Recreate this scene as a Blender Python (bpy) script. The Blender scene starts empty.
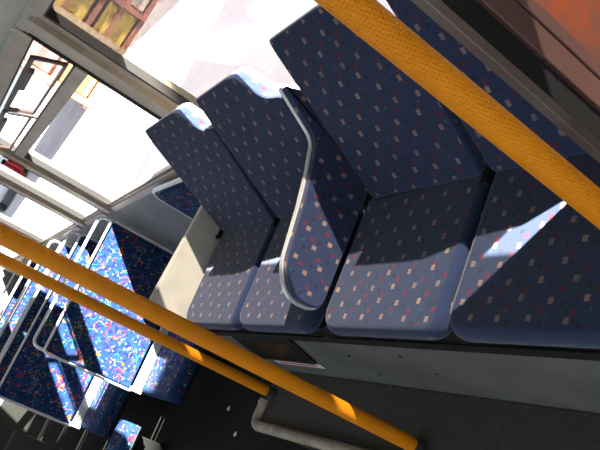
import bpy, bmesh, math, random
from mathutils import Matrix, Vector
random.seed(7)
S = bpy.context.scene
COL = S.collection
# ---------------------------------------------------------------- camera
cam = bpy.data.cameras.new('camera'); camo = bpy.data.objects.new('camera', cam); COL.objects.link(camo)
R = Matrix(((0.51818759, 0.09970685, 0.84943520), (0.37098095, 0.86868088, -0.32827832), (-0.77061972, 0.48523403, 0.41315031)))
camo.matrix_world = Matrix.Translation((1.1869, -.8016, .977)) @ R.to_4x4()
cam.sensor_width = 36; cam.lens = 36*733.4/600; cam.clip_start = .02; cam.clip_end = 300
S.camera = camo
# ---------------------------------------------------------------- world, sun, exposure
w = bpy.data.worlds.new('sky'); S.world = w; w.use_nodes = True
bg = w.node_tree.nodes['Background']; bg.inputs[0].default_value = (.78, .88, 1, 1); bg.inputs[1].default_value = 2.0
sun = bpy.data.lights.new('sun', 'SUN'); suno = bpy.data.objects.new('sun', sun); COL.objects.link(suno)
sun.energy = 120; sun.color = (1, .97, .92); sun.angle = math.radians(.6)
suno.rotation_euler = Vector((.95, 1, 1.1)).to_track_quat('Z', 'Y').to_euler()
S.view_settings.view_transform = 'Standard'; S.view_settings.look = 'None'
S.view_settings.exposure = 0; S.view_settings.gamma = 1; S.view_settings.use_curve_mapping = False

# ---------------------------------------------------------------- materials
def mat(name, col, rough=.6, metal=0, spec=.5):
    m = bpy.data.materials.new(name); m.use_nodes = True
    b = m.node_tree.nodes['Principled BSDF']
    b.inputs['Base Color'].default_value = (*col, 1); b.inputs['Roughness'].default_value = rough
    b.inputs['Metallic'].default_value = metal; b.inputs['Specular IOR Level'].default_value = spec
    return m
class NT:
    def __init__(s, m): s.t = m.node_tree; s.b = s.t.nodes['Principled BSDF']
    def n(s, k, **kw):
        o = s.t.nodes.new(k)
        for a, v in kw.items(): setattr(o, a, v)
        return o
    def put(s, i, v):
        if hasattr(v, 'links') or hasattr(v, 'is_output'): s.t.links.new(v, i)
        else: i.default_value = v
    def m(s, op, a, b=0.0, c=0.0):
        o = s.n('ShaderNodeMath', operation=op)
        for i, v in enumerate((a, b, c)): s.put(o.inputs[i], v)
        return o.outputs[0]
    def vm(s, op, a, b=(0, 0, 0), sc=None):
        o = s.n('ShaderNodeVectorMath', operation=op); s.put(o.inputs[0], a); s.put(o.inputs[1], b)
        if sc is not None: s.put(o.inputs['Scale'], sc)
        return o.outputs[0]
    def mix(s, f, a, b):
        o = s.n('ShaderNodeMix', data_type='RGBA')
        s.put(o.inputs[0], f); s.put(o.inputs[6], a if not isinstance(a, tuple) else (*a, 1)); s.put(o.inputs[7], b if not isinstance(b, tuple) else (*b, 1))
        return o.outputs[2]
    def uv(s):
        return s.n('ShaderNodeUVMap').outputs[0]
    def obj(s):
        return s.n('ShaderNodeTexCoord').outputs['Object']
    def noise(s, v, scale, detail=2, out=0):
        o = s.n('ShaderNodeTexNoise'); s.put(o.inputs['Vector'], v); o.inputs['Scale'].default_value = scale; o.inputs['Detail'].default_value = detail
        return o.outputs[out]
    def bump(s, h, strength=.3, dist=.002):
        o = s.n('ShaderNodeBump'); o.inputs['Strength'].default_value = strength; o.inputs['Distance'].default_value = dist
        s.put(o.inputs['Height'], h); s.t.links.new(o.outputs[0], s.b.inputs['Normal'])
    def color(s, v): s.put(s.b.inputs['Base Color'], v)

def grime(name, col, col2, rough=.6, scale=6, metal=0, bump=0, spec=.5):
    m = mat(name, col, rough, metal, spec); t = NT(m); o = t.obj()
    f = t.noise(o, scale, 6)
    r = t.n('ShaderNodeValToRGB'); t.put(r.inputs[0], f); r.color_ramp.elements[0].position = .38; r.color_ramp.elements[1].position = .68
    t.color(t.mix(r.outputs[0], col, col2))
    if bump: t.bump(t.noise(o, 400, 2), bump)
    return m

def dots_fabric():
    m = mat('navy_dot_fabric', (.03, .04, .08), .95, spec=.15); t = NT(m); uv = t.uv()
    base = t.mix(t.noise(uv, 420, 2), (.008, .015, .036), (.029, .048, .112))
    base = t.mix(t.m('MULTIPLY', t.noise(uv, 9, 3), .4), base, (.024, .037, .096))
    def layer(base, off, pitch, size, col, amt, seed):
        p = t.vm('ADD', uv, (off[0], off[1], 0))
        # staggered cells, slightly skewed rows
        s = t.n('ShaderNodeSeparateXYZ'); t.put(s.inputs[0], p)
        y = t.m('DIVIDE', s.outputs[1], pitch[1]); row = t.m('FLOOR', y)
        sh = t.m('MULTIPLY', t.m('MODULO', row, 2.0), .5)
        x = t.m('ADD', t.m('DIVIDE', s.outputs[0], pitch[0]), sh); cx = t.m('FLOOR', x)
        wn = t.n('ShaderNodeTexWhiteNoise', noise_dimensions='3D'); c = t.n('ShaderNodeCombineXYZ')
        t.put(c.inputs[0], cx); t.put(c.inputs[1], row); c.inputs[2].default_value = seed; t.put(wn.inputs[0], c.outputs[0])
        j = t.n('ShaderNodeSeparateColor'); t.put(j.inputs[0], wn.outputs[1])
        fx = t.m('SUBTRACT', t.m('FRACT', x), t.m('ADD', .4, t.m('MULTIPLY', j.outputs[0], .2)))
        fy = t.m('SUBTRACT', t.m('FRACT', y), t.m('ADD', .4, t.m('MULTIPLY', j.outputs[1], .2)))
        a = t.m('LESS_THAN', t.m('ABSOLUTE', fx), size[0]/pitch[0]/2); b = t.m('LESS_THAN', t.m('ABSOLUTE', fy), size[1]/pitch[1]/2)
        k = t.m('MULTIPLY', t.m('MULTIPLY', a, b), t.m('MULTIPLY', amt, t.m('ADD', .55, t.m('MULTIPLY', j.outputs[2], .45))))
        return t.mix(k, base, col)
    P = (.078, .041)
    base = layer(base, (0, 0), P, (.012, .014), (.34, .21, .16), .9, 1)
    base = layer(base, (.024, .023), P, (.012, .0135), (.15, .012, .03), .85, 2)
    base = layer(base, (.051, .010), P, (.010, .011), (.012, .012, .025), .8, 3)
    base = layer(base, (.032, .026), (.099, .068), (.007, .008), (.02, .13, .14), .6, 4)
    base = t.mix(t.m('MULTIPLY', t.m('GREATER_THAN', t.noise(uv, 330, 1), .70), .5), base, (.16, .18, .22))
    t.color(base); t.bump(t.noise(uv, 700, 2), .25, .001)
    t.b.inputs['Sheen Weight'].default_value = .25; t.b.inputs['Sheen Roughness'].default_value = .5
    return m

def squiggle_fabric():
    m = mat('bright_squiggle_fabric', (.05, .1, .4), .9, spec=.15); t = NT(m); uv = t.uv()
    base = t.mix(t.noise(uv, 22, 3), (.006, .014, .062), (.014, .058, .145))
    base = t.mix(t.m('GREATER_THAN', t.noise(uv, 35, 2), .56), base, (.01, .015, .08))
    def layer(base, scale, wdt, off, cols, thr):
        p = t.vm('ADD', uv, off)
        ln = t.m('LESS_THAN', t.m('ABSOLUTE', t.m('SUBTRACT', t.noise(p, scale, 1), .5)), wdt)
        gate = t.m('GREATER_THAN', t.noise(t.vm('ADD', p, (3.1, 1.7, 0)), scale*1.25, 1), thr)
        v = t.n('ShaderNodeTexVoronoi'); v.voronoi_dimensions = '2D'; t.put(v.inputs['Vector'], p); v.inputs['Scale'].default_value = scale*.9
        q_ = t.n('ShaderNodeSeparateColor'); t.put(q_.inputs[0], v.outputs['Color'])
        r = t.n('ShaderNodeValToRGB'); r.color_ramp.interpolation = 'CONSTANT'; t.put(r.inputs[0], q_.outputs[0])
        e = r.color_ramp.elements
        for i, c in enumerate(cols):
            q = e[i] if i < 2 else e.new(i/len(cols))
            q.position = i/len(cols); q.color = (*c, 1)
        return t.mix(t.m('MULTIPLY', ln, gate), base, r.outputs[0])
    cs = [(.32, .08, .012), (.02, .17, .24), (.22, .012, .03), (.03, .13, .07), (.30, .16, .03), (.07, .04, .22)]
    base = layer(base, 11, .013, (0, 0, 0), cs, .50)
    base = layer(base, 14, .013, (5.31, 2.17, 0), cs[::-1], .52)
    base = layer(base, 17, .016, (9.7, 7.43, 0), cs[2:]+cs[:2], .56)
    v = t.n('ShaderNodeTexVoronoi'); v.voronoi_dimensions = '2D'; t.put(v.inputs['Vector'], uv); v.inputs['Scale'].default_value = 17
    base = t.mix(t.m('MULTIPLY', t.m('LESS_THAN', v.outputs['Distance'], .10), .35), base, v.outputs['Color'])
    t.color(base); t.bump(t.noise(uv, 600, 2), .2, .001)
    return m

def pole_mat():
    m = mat('orange_yellow_dimpled_paint', (.85, .33, .012), .5, spec=.22); t = NT(m); uv = t.uv()
    p = t.n('ShaderNodeMapping'); t.put(p.inputs[0], uv); p.inputs['Rotation'].default_value = (0, 0, math.radians(35))
    s = t.n('ShaderNodeSeparateXYZ'); t.put(s.inputs[0], p.outputs[0])
    a = t.m('SINE', t.m('MULTIPLY', s.outputs[0], 2*math.pi/.0080)); b = t.m('SINE', t.m('MULTIPLY', s.outputs[1], 2*math.pi/.0062))
    h = t.m('MAXIMUM', t.m('MULTIPLY', a, b), 0.0)
    t.bump(t.m('MULTIPLY', h, -1.0), .9, .0013)
    t.color(t.mix(t.noise(t.obj(), 12, 4), (.84, .29, .003), (.68, .21, .003)))
    return m

def glass_mat(name, tint, gloss=.05):
    m = bpy.data.materials.new(name); m.use_nodes = True; t = m.node_tree; t.nodes.clear()
    o = t.nodes.new('ShaderNodeOutputMaterial'); mx = t.nodes.new('ShaderNodeMixShader'); mx.inputs[0].default_value = gloss
    tr = t.nodes.new('ShaderNodeBsdfTransparent'); tr.inputs[0].default_value = (*tint, 1)
    g = t.nodes.new('ShaderNodeBsdfGlossy'); g.inputs[1].default_value = .02
    t.links.new(tr.outputs[0], mx.inputs[1]); t.links.new(g.outputs[0], mx.inputs[2]); t.links.new(mx.outputs[0], o.inputs[0])
    return m

M = {}
M['dots'] = dots_fabric(); M['squig'] = squiggle_fabric(); M['pole'] = pole_mat()
M['chrome'] = mat('polished_steel_tube', (.75, .74, .72), .22, 1)
M['steel'] = mat('pale_satin_steel', (.78, .77, .74), .4, .35)
M['alu'] = grime('dull_bronze_aluminium', (.26, .20, .17), (.17, .12, .10), .4, 8, .5)
M['frame'] = grime('window_frame_grey_brown', (.50, .40, .30), (.38, .30, .22), .42, 10, .15)
M['frame_dark'] = mat('black_rubber_gasket', (.02, .017, .015), .6)
M['brown'] = mat('dark_brown_hopper_frame', (.06, .035, .028), .45)
M['panel'] = grime('cream_laminate_panel', (.55, .52, .44), (.48, .45, .38), .5, 14)
M['base'] = grime('grey_laminate_base', (.13, .132, .118), (.088, .09, .08), .6, 7)
M['wall'] = grime('grey_wall_lining', (.23, .225, .215), (.17, .165, .155), .7, 9)
M['ceil'] = grime('pale_ceiling_lining', (.5, .48, .42), (.42, .40, .35), .6, 5)
M['black'] = mat('black_plastic', (.012, .012, .012), .7, spec=.2)
M['gloss_black'] = mat('gloss_black_acrylic', (.01, .01, .01), .25, spec=.3)
M['shell'] = mat('grey_white_plastic_shell', (.62, .61, .58), .5)
M['floor'] = grime('dark_speckled_vinyl', (.012, .012, .010), (.018, .017, .014), .9, 40, bump=.4, spec=.15)
M['plat'] = grime('dark_brown_vinyl', (.05, .046, .036), (.035, .032, .026), .75, 60, bump=.4)
M['nosing'] = grime('worn_beige_nosing', (.40, .34, .24), (.22, .19, .135), .55, 25)
M['red'] = mat('red_plastic', (.6, .02, .02), .4)
M['white'] = mat('white_label', (.75, .74, .7), .5)
M['labelred'] = mat('label_red_ink', (.5, .03, .04), .5)
M['maroon'] = grime('brown_painted_strip', (.105, .052, .042), (.075, .04, .034), .4, 6)
M['acrylic'] = grime('orange_brown_acrylic', (.22, .042, .012), (.09, .05, .038), .5, 14)
M['grey_dark'] = mat('dark_grey_plastic', (.035, .035, .034), .5)
M['glass_clear'] = glass_mat('clear_glass', (.80, .81, .80))
M['glass_tint'] = glass_mat('faintly_tinted_glass', (.78, .78, .76))
M['film'] = glass_mat('added_dark_sun_film', (.37, .355, .35), .03)
M['pave'] = grime('pale_concrete', (.5, .47, .5), (.38, .36, .42), .9, .6)
M['lane'] = grime('lavender_grey_asphalt', (.047, .041, .050), (.036, .033, .043), .9, 1.0)
M['brick'] = grime('red_brown_brick', (.55, .26, .18), (.42, .2, .14), .9, 3)
M['yellow'] = mat('yellow_board', (.9, .7, .15), .6)
M['creamwall'] = mat('cream_render', (.9, .8, .7), .8)
M['darkglass'] = mat('dark_shop_glass', (.35, .25, .2), .3)
M['carpaint'] = mat('silver_blue_car_paint', (.55, .6, .66), .35, .1)
M['tyre'] = mat('tyre_rubber', (.02, .02, .02), .8)

# ---------------------------------------------------------------- mesh helpers
def box(bm, x0, x1, y0, y1, z0, z1, bev=0, seg=2):
    vs = [bm.verts.new(p) for p in ((x0, y0, z0), (x1, y0, z0), (x1, y1, z0), (x0, y1, z0), (x0, y0, z1), (x1, y0, z1), (x1, y1, z1), (x0, y1, z1))]
    fs = [bm.faces.new([vs[i] for i in q]) for q in ((3, 2, 1, 0), (4, 5, 6, 7), (0, 1, 5, 4), (1, 2, 6, 5), (2, 3, 7, 6), (3, 0, 4, 7))]
    if bev:
        es = list({e for f in fs for e in f.edges})
        bmesh.ops.bevel(bm, geom=es, offset=bev, segments=seg, profile=.5, affect='EDGES')
    return bm
def prism(bm, pts, vec, bev=0, seg=3, off2=None):
    """pts: planar 3d outline, extruded along vec"""
    vec = Vector(vec)
    a = [bm.verts.new(p) for p in pts]; b = [bm.verts.new(Vector(p)+vec) for p in pts]
    n = len(pts); fs = [bm.faces.new(a), bm.faces.new(b[::-1])]
    for i in range(n): fs.append(bm.faces.new((a[i], b[i], b[(i+1) % n], a[(i+1) % n])))
    bmesh.ops.recalc_face_normals(bm, faces=fs)
    if bev:
        es = list(set(fs[0].edges) | set(fs[1].edges))
        bmesh.ops.bevel(bm, geom=es, offset=bev, segments=seg, profile=.5, affect='EDGES')
    return bm
def round_poly(pts, rad, n=5):
    """round corners of a 2d polygon; rad number or list"""
    out = []; N = len(pts)
    for i in range(N):
        r = rad[i] if isinstance(rad, (list, tuple)) else rad
        p = Vector(pts[i]); a = Vector(pts[i-1]); b = Vector(pts[(i+1) % N])
        if r <= 0: out.append(tuple(p)); continue
        u = (a-p); v = (b-p); r = min(r, u.length*.49, v.length*.49)
        u.normalize(); v.normalize()
        s = p+u*r; e = p+v*r
        for k in range(n+1):
            t = k/n; q = s*(1-t)**2+p*2*t*(1-t)+e*t*t
            out.append(tuple(q))
    return out
def tube(bm, pts, r, seg=14, caps=True):
    pts = [Vector(p) for p in pts]; uvl = bm.loops.layers.uv.get('UVMap') or bm.loops.layers.uv.new('UVMap')
    rings = []; prev = None; L = 0; ls = []
    for i, p in enumerate(pts):
        d = (pts[min(i+1, len(pts)-1)]-pts[max(i-1, 0)]).normalized()
        if prev is None:
            u = d.orthogonal().normalized()
        else:
            u = (prev-d*prev.dot(d)).normalized()
        prev = u; v = d.cross(u)
        if i: L += (p-pts[i-1]).length
        ls.append(L)
        rr = r[i] if isinstance(r, (list, tuple)) else r
        rings.append([bm.verts.new(p+(u*math.cos(2*math.pi*k/seg)+v*math.sin(2*math.pi*k/seg))*rr) for k in range(seg)])
    r0 = r[0] if isinstance(r, (list, tuple)) else r
    for i in range(len(rings)-1):
        for k in range(seg):
            f = bm.faces.new((rings[i][k], rings[i][(k+1) % seg], rings[i+1][(k+1) % seg], rings[i+1][k])); f.tag = True
            for lo, (kk, ii) in zip(f.loops, ((k, i), (k+1, i), (k+1, i+1), (k, i+1))):
                lo[uvl].uv = (kk/seg*2*math.pi*r0, ls[ii])
    if caps: bm.faces.new(rings[0][::-1]); bm.faces.new(rings[-1])
    return bm
def smooth_path(pts, rad, n=6):
    out = [Vector(pts[0])]
    for i in range(1, len(pts)-1):
        p = Vector(pts[i]); a = Vector(pts[i-1]); b = Vector(pts[i+1]); u = a-p; v = b-p
        r = min(rad, u.length*.49, v.length*.49); u.normalize(); v.normalize()
        for k in range(n+1):
            t = k/n; out.append((p+u*r)*(1-t)**2+p*2*t*(1-t)+(p+v*r)*t*t)
    out.append(Vector(pts[-1])); return out
def cyl(bm, c, axis, r, h, seg=20):
    a = Vector(axis).normalized(); c = Vector(c); return tube(bm, [c-a*h/2, c+a*h/2], r, seg)

def obj(name, bm, m, parent=None, smooth=True, local=None):
    uvl = bm.loops.layers.uv.get('UVMap') or bm.loops.layers.uv.new('UVMap')
    bm.normal_update()
    for f in bm.faces:
        if f.tag: continue
        n = f.normal; ax = max(range(3), key=lambda i: abs(n[i]))
        for lo in f.loops:
            c = lo.vert.co
            if ax == 0: lo[uvl].uv = (c.y, c.z)
            elif ax == 1: lo[uvl].uv = (c.x, c.z)
            else: lo[uvl].uv = (c.x, c.y)
    me = bpy.data.meshes.new(name); bm.to_mesh(me); bm.free()
    me.materials.append(m)
    if smooth:
        for p in me.polygons: p.use_smooth = True
        try: me.set_sharp_from_angle(angle=math.radians(40))
        except Exception: pass
    o = bpy.data.objects.new(name, me); COL.objects.link(o)
    if smooth: md = o.modifiers.new('weighted_normals', 'WEIGHTED_NORMAL'); md.keep_sharp = True; md.weight = 80
    if parent: o.parent = parent
    return o
def tag(o, label, cat, group=None, kind=None):
    o['label'] = label; o['category'] = cat
    if group: o['group'] = group
    if kind: o['kind'] = kind
    return o
def thing(name, label, cat, loc=(0, 0, 0), group=None):
    o = bpy.data.objects.new(name, None); COL.objects.link(o); o.location = loc; o.empty_display_size = .1
    return tag(o, label, cat, group)
def struct(name, bm, m, parent=None, smooth=False, label=None):
    o = obj(name, bm, m, parent, smooth)
    if not parent: o['kind'] = 'structure'
    if label: o['label'] = label
    return o
def copy_tree(o, parent=None):
    c = o.copy(); COL.objects.link(c)
    if parent: c.parent = parent
    for ch in list(o.children): copy_tree(ch, c)
    return c
B = bmesh.new

# ---------------------------------------------------------------- structure
ZF, ZP, ZG = -1.07, -.457, -1.4          # aisle floor, platform, street
YW = .40                                  # inner face of the window wall
def dz(x): return .045*(x+1.5) if x < -1.5 else 0.0     # the waist rail drops gently to the rear
def sill(x): return .115+dz(x)
def head(x): return .985+dz(x)
def zbox(bm, x0, x1, y0, y1, f0, f1):
    """box whose bottom/top heights are functions of x"""
    p = [(x0, y0, f0(x0)), (x1, y0, f0(x1)), (x1, y1, f0(x1)), (x0, y1, f0(x0)), (x0, y0, f1(x0)), (x1, y0, f1(x1)), (x1, y1, f1(x1)), (x0, y1, f1(x0))]
    vs = [bm.verts.new(q) for q in p]
    for q in ((3, 2, 1, 0), (4, 5, 6, 7), (0, 1, 5, 4), (1, 2, 6, 5), (2, 3, 7, 6), (3, 0, 4, 7)): bm.faces.new([vs[i] for i in q])
    return bm
b = B(); box(b, -9, -1.43, -2.2, .41, ZF-.05, ZF); box(b, -1.43, 3, -2.2, .41, ZF-.05, ZF-.0005)
struct('floor', b, M['floor'], label='black speckled vinyl aisle floor')
b = B(); box(b, -1.43, 3, -.60, -.372, ZF-.002, ZP); struct('trim_5', b, M['plat'], label='dark raised step running along the side seats')
# window wall: waist panel, header, rear
b = B()
for x0, x1 in ((-9, -1.5), (-1.5, 3)): zbox(b, x0, x1, YW, YW+.07, lambda x: ZF-.3, lambda x: sill(x)-.03)
struct('wall_side', b, M['wall'], label='grey lined bus wall below the windows')
b = B()
for x0, x1 in ((-9, -1.5), (-1.5, 3)): zbox(b, x0, x1, YW, YW+.07, lambda x: head(x), lambda x: 1.45)
struct('wall_header', b, M['ceil'])
b = B(); prism(b, [(-9, .398, 1.06-.33), (-9, .398, 1.36), (-9, .05, 1.36)], (12, 0, 0)) if False else prism(b, [(-9, .398, 1.03), (-9, .398, 1.36), (-9, .0, 1.36)], (12, 0, 0))
struct('ceiling_cove', b, M['ceil'])
b = B(); box(b, -9, 3, -2.25, .47, 1.36, 1.42); struct('ceiling', b, M['ceil'])
b = B(); box(b, -9.06, -9, -2.25, .47, -1.4, 1.42); struct('wall_rear', b, M['wall'])
b = B(); box(b, 3, 3.06, -2.25, .47, -1.4, .1); box(b, 3, 3.06, -2.25, .47, 1.1, 1.42); struct('wall_front', b, M['wall'])
b = B(); box(b, -9, 3, -2.27, -2.2, -1.4, 0.05); box(b, -9, 3, -2.27, -2.2, 1.0, 1.42)
for x in (-9, -7.2, -5.4, -3.6, -1.8, 0, 1.8, 2.9): box(b, x, x+.12, -2.27, -2.2, .05, 1.0)
struct('wall_opposite', b, M['wall'])

# window pillars (trim) : aluminium box with a raised centre and dark gaskets
def pillar(n, x0, x1, label):
    t = bpy.data.objects.new('trim_%d' % n, None); COL.objects.link(t); t['kind'] = 'structure'; t['label'] = label
    lo = lambda x: sill(x)-.03; hi = lambda x: head(x)+.02
    b = B(); zbox(b, x0, x1, YW+.005, YW+.06, lo, hi); struct('pillar_body', b, M['frame'], t)
    w_ = x1-x0
    b = B(); zbox(b, x0+w_*.30, x1-w_*.34, YW-.018, YW+.006, lo, hi); struct('pillar_cover', b, M['frame'], t)
    b = B(); zbox(b, x0-.008, x0+.01, YW-.004, YW+.03, lo, hi); zbox(b, x1-.012, x1+.006, YW-.006, YW+.03, lo, hi)
    zbox(b, x0+w_*.30-.012, x0+w_*.30, YW-.002, YW+.008, lo, hi)
    struct('gasket', b, M['frame_dark'], t)
pillar(1, -1.745, -1.49, 'broad grey-brown pillar between the two nearest windows')
pillar(2, -3.66, -3.42, 'grey pillar at the far end of the clear window')
pillar(3, -4.42, -4.16, 'slim grey pillar further to the rear')
pillar(4, -6.15, -5.82, 'last grey pillar at the rear')
# head and sill rails per window
def window(n, x0, x1, glass, label):
    t = bpy.data.objects.new('window_%d' % n, None); COL.objects.link(t); t['kind'] = 'structure'; t['label'] = label
    b = B(); zbox(b, x0, x1, YW-.016, YW+.055, lambda x: sill(x)-.045, lambda x: sill(x)-.005)
    zbox(b, x0, x1, YW-.004, YW+.05, lambda x: sill(x)-.006, lambda x: sill(x)+.012)
    struct('window_sill', b, M['frame'], t)
    b = B(); zbox(b, x0, x1, YW-.008, YW+.055, lambda x: head(x)-.02, lambda x: head(x)+.05); struct('window_head', b, M['frame'], t)
    b = B(); zbox(b, x0, x1, YW-.006, YW+.01, lambda x: sill(x)+.012, lambda x: sill(x)+.02); zbox(b, x0, x1, YW-.006, YW+.01, lambda x: head(x)-.028, lambda x: head(x)-.02)
    struct('gasket', b, M['frame_dark'], t)
    b = B(); zbox(b, x0, x1, YW+.032, YW+.037, lambda x: sill(x)-.02, lambda x: head(x)+.01); struct('pane', b, glass, t)
    return t
b = B(); box(b, 1.04, 3, YW, YW+.07, .08, .99); struct('wall_sun_block', b, M['wall'])  # unseen pillar and wall, added to keep sun off the right seat
w1 = window(1, -1.50, 1.04, M['glass_tint'], 'lightly tinted window behind the row of side seats')
b = B(); zz = .605
box(b, -1.49, .0, YW+.028, YW+.030, .655, .98); box(b, .0, .66, YW+.028, YW+.030, zz, .98); box(b, .76, 1.04, YW+.028, YW+.030, zz, .98); box(b, .66, .76, YW+.028, YW+.030, .70, .98)
struct('added_sun_film', b, M['film'], w1)  # film added to dim the sun, notched to let one bright strip through
w2 = window(2, -3.43, -1.74, M['glass_clear'], 'bright window with tilting hoppers behind the empty gap')
w3 = window(3, -4.17, -3.65, M['glass_clear'], 'narrow bright window between two slim pillars')
w4 = window(4, -5.83, -4.41, M['glass_clear'], 'far window above the patterned seats')
w5 = window(5, -8.9, -6.14, M['glass_clear'], 'rearmost side window')
# horizontal hopper bar
b = B(); zbox(b, -3.43, -1.74, YW-.012, YW+.05, lambda x: .715+dz(x), lambda x: .772+dz(x)); struct('hopper_rail', b, M['frame'], w2)
b = B(); zbox(b, -3.43, -1.74, YW-.014, YW+.02, lambda x: .772+dz(x), lambda x: .782+dz(x)); struct('hopper_gasket', b, M['brown'], w2)
# hoppers: hinged at the rail, tipped inwards
def hopper(x0, x1):
    yz0 = (.392, .80); yz1 = (.335, .935)
    def bar(b, xa, xb, s0, s1, wd=.012):
        f = lambda s: (yz0[0]+(yz1[0]-yz0[0])*s, yz0[1]+(yz1[1]-yz0[1])*s)
        (ya, za), (yb, zb) = f(s0), f(s1)
        prism(b, [(xa, ya, za+dz(xa)), (xa, ya+wd, za+.005+dz(xa)), (xa, yb+wd, zb+.005+dz(xa)), (xa, yb, zb+dz(xa))], (xb-xa, 0, dz(xb)-dz(xa)))
    b = B(); bar(b, x0, x0+.022, 0, 1); bar(b, x1-.022, x1, 0, 1); bar(b, x0, x1, .86, 1.0); bar(b, x0, x1, 0, .08)
    h = struct('hopper_frame', b, M['brown'], w2)
    b = B(); bar(b, x0+.35, x1-.18, .70, .9, .022); struct('hopper_catch', b, M['brown'], h)
hopper(-2.57, -1.775); hopper(-3.4, -2.61)
b = B(); tube(b, [(-2.59, .395, .772+dz(-2.59)), (-2.59, .335, .91+dz(-2.59))], .008, 10); struct('hopper_stay', b, M['chrome'], w2, True)
b = B(); tube(b, [(-1.765, .396, 1.025), (-1.78, .390, 1.06), (-1.80, .355, 1.10), (-1.81, .28, 1.155)], .007, 10); struct('trim_6', b, M['steel'], None, True, 'pale curved trim at the ceiling edge')
# red escape hammer by the second pillar
t = thing('emergency_hammer', 'red escape hammer clipped on the pillar beyond the bright window', 'hammer', (-3.62, .372, .64))
b = B(); box(b, -.03, .05, -.012, .006, -.06, .05, .006); obj('bracket', b, M['red'], t)
b = B(); tube(b, [(-.02, -.02, -.10), (.0, -.022, .06)], .009, 10); obj('handle', b, M['red'], t)
b = B(); tube(b, [(-.045, -.022, .065), (.05, -.022, .065)], [.004, .013], 12); obj('hammer_head', b, M['black'], t)

# ---------------------------------------------------------------- bench base under the side seats
t = thing('bench_base', 'long grey plinth panel carrying the row of side-facing seats', 'seat base', (0, 0, 0))
b = B(); box(b, -1.44, 1.4, -.370, .39, ZP-.0, -.085); box(b, -1.44, 1.4, -.372+.02, .39, ZF, ZP); obj('plinth', b, M['base'], t, False)
b = B(); box(b, -1.44, 1.4, -.355, .30, -.083, -.058); obj('seat_rail', b, M['black'], t, False)
b = B(); box(b, -1.44, 1.4, -.378, -.3715, -.112, -.078, .002); obj('top_edge', b, M['black'], t)
b = B(); o = [(-1.21, -.108), (-.80, -.112), (-.80-.13, -.318), (-1.34, -.318)]
prism(b, [(x, -.3715, z) for x, z in round_poly(o, .018)], (0, -.008, 0), .002)
nic = obj('vent_frame', b, M['black'], t)
b = B(); o = [(-1.18, -.135), (-.845, -.135), (-.945, -.295), (-1.28, -.295)]
prism(b, [(x, -.3796, z) for x, z in round_poly(o, .015)], (0, -.002, 0)); obj('dark_window', b, M['gloss_black'], nic)
b = B(); prism(b, [(x, -.3715, z) for x, z in ((-1.26, -.332), (-.935, -.332), (-.95, -.366), (-1.27, -.366))], (0, -.0015, 0)); st = obj('sticker', b, M['white'], t, False)
b = B(); x = -1.235
while x < -.975:
    wd = random.uniform(.006, .016); box(b, x, x+wd, -.3736, -.3731, -.356, -.343); x += wd+.004
obj('lettering', b, M['labelred'], st, False)
for x, z in ((-.35, -.19), (-.32, -.30), (-.62, -.22), (-.64, -.36)):
    b = B(); cyl(b, (x, -.3725, z), (0, 1, 0), .005, .003, 10); obj('screw', b, M['grey_dark'], t)

# ---------------------------------------------------------------- side seats
A = Vector((0, .4313, .9022)); NB = Vector((0, -.9022, .4313))      # back-rest direction and front normal
def make_side_seat(label, splay=.0, wd=.44, lx=.0, tall=0.0, ch=0.0):
    s = thing('side_seat', label, 'seat', (0, 0, 0), 'side-facing seats along the windows')
    # cushion: profile in y-z with a waterfall front, plan with rounded front corners
    plan = round_poly([(.006, .035), (wd-.002, .035), (wd-.002, -.384), (.006-lx, -.384), (.006-lx, .035-.02)], [.01, .01, .055, .055, .01], 6)
    b = B(); prism(b, [(x, y, -.054) for x, y in plan], (0, 0, .062), .020, 4)
    for v in b.verts:                                                # gentle dish and drooping nose
        if v.co.z > -.03:
            v.co.z += -.020*max(0, (-v.co.y-.30)/.1)**2 + .006*math.cos((v.co.x/wd-.5)*2*math.pi)*0
    cu = obj('seat_cushion', b, M['dots'], s)
    # seam piping along the nose
    pts = [(.018, -.316, .0), (.022, -.358, -.006), (.05, -.378, -.010), (wd/2, -.383, -.012), (wd-.04, -.378, -.010), (wd-.018, -.358, -.006), (wd-.014, -.316, .0)]
    # back cushion
    ou = [(.012, .012), (wd-.008, .012), (wd-.002, .385+ch), (wd-.085, .402+ch), (.27, .498+tall), (.225, .506+tall), (-.008-splay, .500+tall), (-.012-splay, .47+tall)]
    ou = round_poly(ou, [.02, .02, .02, .025, .015, .015, .010, .03], 4)
    P = lambda x, tt, d: Vector((x, 0, 0))+A*tt+NB*d
    b = B(); prism(b, [P(x, tt, 0) for x, tt in ou], -NB*.046, .008, 3)
    ba = obj('backrest', b, M['dots'], s)
    # plastic rear shell
    b = B(); prism(b, [P(x, tt, -.0465) for x, tt in ou if tt > -1], -NB*.026, .007, 3)
    obj('rear_shell', b, M['shell'], s)
    b = B(); box(b, .03, wd-.03, .04, .085, -.057, .05, .004); obj('back_bracket', b, M['black'], s)
    return s
seat = make_side_seat('dotted navy side seat at the far end, beside the cream panel', .045)
seat.location = (-1.432, 0, 0)
def seat_at(x, label):
    c = copy_tree(base_seat); c.location = (x, 0, 0); c['label'] = label; return c
base_seat = make_side_seat('dotted navy side seat just beyond the upholstered divider'); base_seat.location = (-.984, 0, 0)
s3 = make_side_seat('dotted navy side seat on the near side of the divider, large in the middle', .005, .44, .030, .03, .015); s3.location = (-.447, 0, 0)
s4 = make_side_seat('dotted navy side seat at the right with a bright strip of sun on it', .0, .44, .0, .03, .0); s4.location = (.001, 0, 0)
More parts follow.
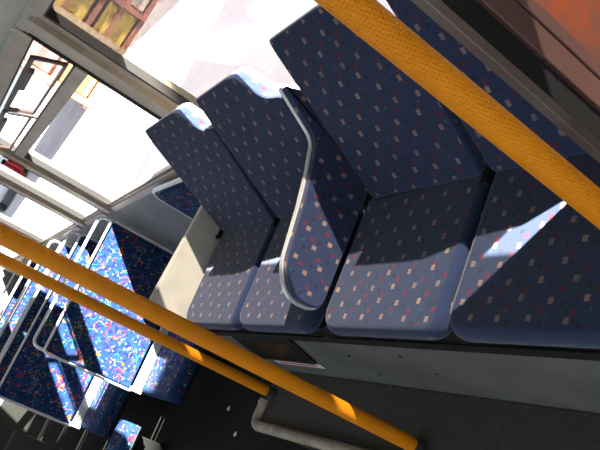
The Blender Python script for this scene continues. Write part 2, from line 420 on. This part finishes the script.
# small hinge brackets between neighbouring seats
for i, (x, l) in enumerate(((-.988, 'small black hinge block between the two far dotted seats'), (.0, 'small black hinge block between the two near dotted seats'), (-1.437, 'small black hinge block beside the cream panel'))):
    b = B(); box(b, x-.004, x+.004, -.012, .03, -.055, .016, .001)
    cyl(b, (x, -.014, .010), (1, 0, 0), .008, .022, 12)
    tag(obj('hinge_bracket', b, M['black']), l, 'bracket', 'hinge blocks between the seats')

# ---------------------------------------------------------------- divider
t = thing('seat_divider', 'upright upholstered divider with a metal rim between the side seats', 'divider', (-.495, 0, 0))
o = [(.19, .345), (.155, .375), (.085, .215), (-.05, .185), (-.30, .160), (-.352, .10), (-.338, .012), (.10, .012)]
rr = [.01, .01, .05, .1, .05, .05, .03, .01]
o = [(.16, .372), (.085, .222), (-.05, .186), (-.28, .158), (-.345, .10), (-.335, .010), (.06, .010), (.19, .30)]
rr = [.005, .03, .08, .06, .06, .03, .02, .01]
ro = round_poly(o, rr, 6)
b = B(); prism(b, [(-.012, y, z) for y, z in ro], (.032, 0, 0), .006, 3); obj('padding', b, M['dots'], t)
b = B(); n = len(ro)
# rim follows the outline except the edge against the back rest
k = [i for i in range(n)]
path = [(-.004+.008, y, z) for y, z in ro[3:]][:-14]
cy = sum(p[0] for p in ro)/n; cz = sum(p[1] for p in ro)/n
pp = []
for (x, y, z) in path:
    d = Vector((0, y-cy, z-cz)).normalized()*.002; pp.append((x, y+d.y, z+d.z))
b = B()
for dx in (-.018, .018): pass
prev = None
ring = []
for i, p in enumerate(pp):
    p = Vector(p); q0 = Vector(pp[max(i-1, 0)]); q1 = Vector(pp[min(i+1, len(pp)-1)]); d = (q1-q0).normalized(); nrm = Vector((1, 0, 0)).cross(d)
    if nrm.dot(p-Vector((p.x, cy, cz))) < 0: nrm = -nrm
    ring.append([b.verts.new(p+Vector((sx, 0, 0))+nrm*sn) for sx, sn in ((-.024, -.003), (-.010, -.003), (-.010, .004), (-.024, .004))])
for i in range(len(ring)-1):
    for k in range(4): b.faces.new((ring[i][k], ring[i][(k+1) % 4], ring[i+1][(k+1) % 4], ring[i+1][k]))
b.faces.new(ring[0]); b.faces.new(ring[-1][::-1]); bmesh.ops.recalc_face_normals(b, faces=b.faces)
obj('metal_rim', b, M['steel'], t)
b = B(); box(b, -.012, .012, .0, .035, -.05, .02); obj('foot_bracket', b, M['black'], t)

# ---------------------------------------------------------------- cream end panel
b = B(); o = round_poly([(.385, .10), (-.362, .142), (-.385, .11), (-.385, ZF+.005), (.385, ZF+.005)], [0, .02, .02, 0, 0], 4)
prism(b, [(-1.447, y, z) for y, z in o], (-.035, 0, 0), .004, 2)
tag(obj('end_panel', b, M['panel']), 'cream end panel beside the farthest dotted side seat', 'panel')

# ---------------------------------------------------------------- step nosing
b = B()
path = smooth_path([(-1.405, -.40, ZP+.004), (-1.415, -.598, ZP+.004), (3, -.585, ZP+.004)], .05)
path = smooth_path([(-1.416, -.500, ZP+.006), (-1.424, -.606, ZP+.006), (2.9, -.582, ZP+.006)], .045)
tube(b, path, .021, 12)
t = tag(obj('step_nosing', b, M['nosing']), 'worn beige edge strip bent round the platform corner', 'step edge')
b = B(); cyl(b, (-1.416, -.515, ZP+.028), (0, 0, 1), .007, .004, 10); obj('rivet', b, M['chrome'], t)

# ---------------------------------------------------------------- poles
def pole(x, y, z0, z1, r, label, flange=True):
    t = thing('grab_pole', label, 'pole', (x, y, z0), 'yellow grab poles')
    b = B(); tube(b, [(0, 0, 0), (0, 0, z1-z0)], r, 28); obj('tube', b, M['pole'], t)
    b = B(); tube(b, [(0, 0, .0), (0, 0, .012), (0, 0, .014), (0, 0, .03)], [r*1.25, r*1.25, r*1.12, r*1.05], 24); obj('floor_flange', b, M['grey_dark'], t)
    b = B(); tube(b, [(0, 0, z1-z0-.03), (0, 0, z1-z0-.002)], [r*1.1, r*1.7], 24); obj('ceiling_flange', b, M['grey_dark'], t)
    return t
pole(-.475, -.542, ZP, 1.36, .0215, 'long yellow pole crossing the lower left, the nearer of the lower pair')
pole(-1.395, -.470, ZP, 1.30, .0205, 'thinner yellow pole standing at the corner of the platform edge strip')
pole(.605, -.345, -.052, 1.36, .0195, 'thick orange-yellow pole close by, crossing in front of the two near seats')

# ---------------------------------------------------------------- partition at the near end of the row
t = thing('end_partition', 'dark metal-edged partition screen beside the nearest side seat', 'partition', (.47, 0, 0))
zb, zt = -.052, 1.30
def strip(name, y0, y1, x0, x1, m): 
    b = B(); box(b, x0, x1, y0, y1, zb, zt, .0015, 1); return obj(name, b, m, t)
strip('edge_strip', -.156, -.137, -.02, .0, M['alu'])
strip('rubber_channel', -.137, -.090, -.02, -.006, M['black'])
strip('brown_post', -.090, -.047, -.02, .002, M['maroon'])
strip('dark_seam', -.047, -.042, -.02, -.004, M['black'])
strip('inner_strip', -.042, -.018, -.02, .001, M['maroon'])
strip('infill_panel', -.018, .12, -.015, -.006, M['acrylic'])
for z in (.22, .245, .31, .33, .36, .50, .56):
    b = B(); cyl(b, (.0, -.0905, z), (1, 0, 0), .0016, .006, 8); obj('rivet', b, M['chrome'], t)

# ---------------------------------------------------------------- transverse seats at the rear with steel frames
def frame_path(y0, y1, z0, z1, x, r=.05):
    return smooth_path([(x, y0, z0), (x, y0, z1), (x, y1, z1), (x, y1, z0)], r)
def bench_seat(x, y0, y1, zt, zb, label, cush=True, dep=.50, group='patterned bus seats with steel frames'):
    s = thing('double_seat', label, 'seat', (x, 0, 0), group)
    b = B(); prism(b, [(-.055, y, z) for y, z in round_poly([(y0+.012, zb+.02), (y1-.012, zb+.02), (y1-.012, zt), (y0+.012, zt)], [.02, .02, .03, .03], 4)], (.055, 0, 0), .010, 3)
    obj('backrest', b, M['squig'], s)
    # perimeter frame: flat steel edging
    b = B(); tube(b, smooth_path([(.004, y1, zb), (.004, y1, zt+.008), (.004, y0, zt+.008), (.004, y0, zb), (.004, y1, zb)], .03), .0085, 10)
    obj('steel_frame', b, M['steel'], s)
    b = B(); tube(b, smooth_path([(-.02, y1-.01, zt-.02), (-.02, y1-.012, zt+.085), (-.02, y0+.012, zt+.085), (-.02, y0+.01, zt-.02)], .06), .010, 12)
    obj('grab_handle', b, M['steel'], s)
    if cush:
        b = B(); prism(b, [(xx, y, zb-.155) for xx, y in round_poly([(.0, y0+.02), (dep, y0+.02), (dep, y1-.03), (.0, y1-.03)], [.02, .07, .07, .02], 6)], (0, 0, .105), .035, 4)
        obj('seat_cushion', b, M['squig'], s)
        b = B(); box(b, .02, dep-.06, y0+.05, y1-.06, zb-.180, zb-.150, .004); obj('seat_pan', b, M['black'], s)
        b = B(); box(b, .06, .30, (y0+y1)/2-.05, (y0+y1)/2+.05, ZF+.002, zb-.179, .01); obj('pedestal', b, M['black'], s)
    b = B(); box(b, -.012, .006, y0+.03, y1-.03, zb-.058, zb-.006, .003); obj('lower_rail', b, M['steel'], s)
    for ya in (y0+.006, y1-.03):
        b = B(); box(b, -.012, .012, ya, ya+.024, zb-.06, zb+.02); obj('side_bracket', b, M['steel'], s)
    return s
bench_seat(-3.5, -.585, .345, -.045, -.66, 'nearest bright patterned seat in a steel frame beside the window', dep=.50)
bench_seat(-4.3, -.94, .335, -.065, -.64, 'second bright patterned seat, wide, its lower end in dark shade', dep=.42)
bench_seat(-4.95, -.95, .325, -.08, -.66, 'third patterned seat back from the front of the rear group', dep=.42)
bench_seat(-5.6, -.95, .315, -.11, -.69, 'fourth patterned seat back, seen as a slim frame', dep=.42)
bench_seat(-6.3, -.95, .305, -.14, -.72, 'farthest patterned seat back at the left edge', dep=.42)
# wall-side seat seen over the cream panel
t = thing('wall_seat', 'small patterned seat back with a rounded steel frame under the bright window', 'seat', (0, 0, 0))
b = B(); prism(b, [(x, .362, z) for x, z in round_poly([(-2.50, -.62), (-1.72, -.62), (-1.72, .04), (-2.50, .04)], [.01, .01, .06, .08], 6)], (0, -.045, 0), .01, 3); obj('backrest', b, M['squig'], t)
b = B(); tube(b, smooth_path([(-2.52, .335, -.62), (-2.52, .335, .065), (-1.70, .335, .065), (-1.70, .335, -.62)], .09), .0125, 12); obj('steel_frame', b, M['steel'], t)
b = B(); prism(b, [(x, y, -.72) for x, y in round_poly([(-2.49, .31), (-1.73, .31), (-1.73, -.10), (-2.49, -.10)], [.02, .02, .06, .06], 5)], (0, 0, .10), .03, 4); obj('seat_cushion', b, M['squig'], t)
b = B(); box(b, -2.45, -1.77, -.04, .30, ZF+.002, -.722); obj('pedestal', b, M['black'], t)

# low seat end in sunlight near the aisle and the grey moulded seat shell behind it
t = thing('aisle_stool', 'small sunlit patterned seat end with a steel edge near the aisle', 'seat', (-3.60, -.86, 0))
b = B(); prism(b, [(x, y, -.83) for x, y in round_poly([(-.12, .10), (.14, .10), (.14, -.11), (-.12, -.11)], .04, 5)], (0, 0, .09), .02, 3); obj('seat_cushion', b, M['squig'], t)
b = B(); tube(b, [(.155, .10, -.80), (.155, -.12, -.80)], .009, 10); obj('steel_edge', b, M['chrome'], t)
b = B(); box(b, -.06, .06, -.05, .05, ZF+.002, -.832, .01); obj('pedestal', b, M['black'], t)
t = thing('moulded_seat', 'grey moulded seat shell in the shade at the lower left corner', 'seat', (-4.35, -1.32, 0))
b = B(); box(b, -.22, .22, -.20, .20, -.80, -.74, .02, 3); obj('seat_pan', b, M['grey_dark'], t)
b = B(); box(b, -.25, -.21, -.20, .20, -.76, -.35, .015, 3); obj('backrest', b, M['grey_dark'], t)
b = B(); box(b, -.12, .12, -.10, .10, ZF+.002, -.802, .01); obj('pedestal', b, M['grey_dark'], t)
t = thing('heater_box', 'dark floor heater box against the aisle behind the seats', 'heater', (-3.7, -1.25, 0))
b = B(); box(b, -.16, .16, -.10, .10, ZF+.002, -.90, .015, 3); obj('casing', b, M['grey_dark'], t)
b = B()
for k in range(6): box(b, .161, .165, -.08, .08, -1.04+k*.022, -1.03+k*.022)
obj('grille', b, M['black'], t)
# litter on the floor
for (x, y, l) in ((-2.93, -.47, 'small white paper scrap on the dark floor, nearer the seats'), (-2.72, -.60, 'small white paper scrap on the dark floor, nearer the platform corner')):
    b = B(); prism(b, [(x-.014, y-.01, ZF+.001), (x+.012, y-.014, ZF+.001), (x+.018, y+.008, ZF+.001), (x-.006, y+.016, ZF+.001)], (0, 0, .004))
    tag(obj('paper_scrap', b, M['white']), l, 'litter', 'paper scraps on the floor')

# ---------------------------------------------------------------- outside
b = B(); box(b, -80, 30, .6, 60, ZG-.1, ZG); struct('ground', b, M['pave'])
b = B(); box(b, -9.9, 30, .6, 24, ZG-.05, ZG+.004); struct('ground_road', b, M['lane'])
b = B(); box(b, 3.0, 16, 6, 7, ZG, 6.6); struct('wall_unseen_shade', b, M['creamwall'])  # unseen wall added to shade the lower part of the windows
t = thing('market_building', 'brown brick building with yellow boards outside the window', 'building', (-18.2, 8.7, ZG)); t.rotation_euler = (0, 0, math.radians(58))
b = B(); box(b, -2.4, 4.6, .3, 6, 0, 7); obj('wall', b, M['brick'], t, False)
fr = B(); yl = B(); gl = B(); cr = B()
for i in range(5):
    x = -2.3+i*1.45; box(fr, x, x+.16, .0, .3, 0, 5.4)
for z in (.0, .6, 1.15, 1.9, 2.6, 3.3, 4.1): box(fr, -2.4, 4.4, .05, .3, z, z+.14)
obj('timber_frame', fr, M['brick'], t, False)
for i in range(4):
    x = -2.1+i*1.45
    for j, z in enumerate((.2, 1.4, 2.85)):
        h = (.85, 1.1, 1.15)[j]; k = (0, 2, 0, 1, 3)[(i*2+j*3) % 5]
        bb = B(); box(bb, x, x+1.2, .12, .29, z, z+h)
        obj(('display_board', 'shop_window', 'display_board', 'wall_panel')[k], bb, (M['yellow'], M['darkglass'], M['creamwall'], M['creamwall'])[k], t, False)
def car(x, y, label):
    t = thing('parked_car', label, 'car', (x, y, ZG+.006))
    b = B(); prof = [(-2.1, .3), (-2.1, .75), (-1.75, .9), (-1.2, .95), (-.65, 1.4), (.75, 1.42), (1.45, .98), (2.0, .85), (2.15, .6), (2.12, .3)]
    prism(b, [(px, -.82, z) for px, z in round_poly(prof, .12, 3)], (0, 1.64, 0), .06, 2); obj('body', b, M['carpaint'], t)
    b = B(); prism(b, [(px, -.835, z) for px, z in ((-1.0, .98), (-.6, 1.33), (.68, 1.35), (1.2, 1.0))], (0, 1.67, 0)); obj('side_window', b, M['darkglass'], t)
    for sx in (-1.35, 1.35):
        for sy in (-.76, .76): b = B(); cyl(b, (sx, sy, .31), (0, 1, 0), .31, .2, 20); obj('wheel', b, M['tyre'], t)
car(-27, 5.0, 'silver blue car parked outside, seen dimly through the far window')
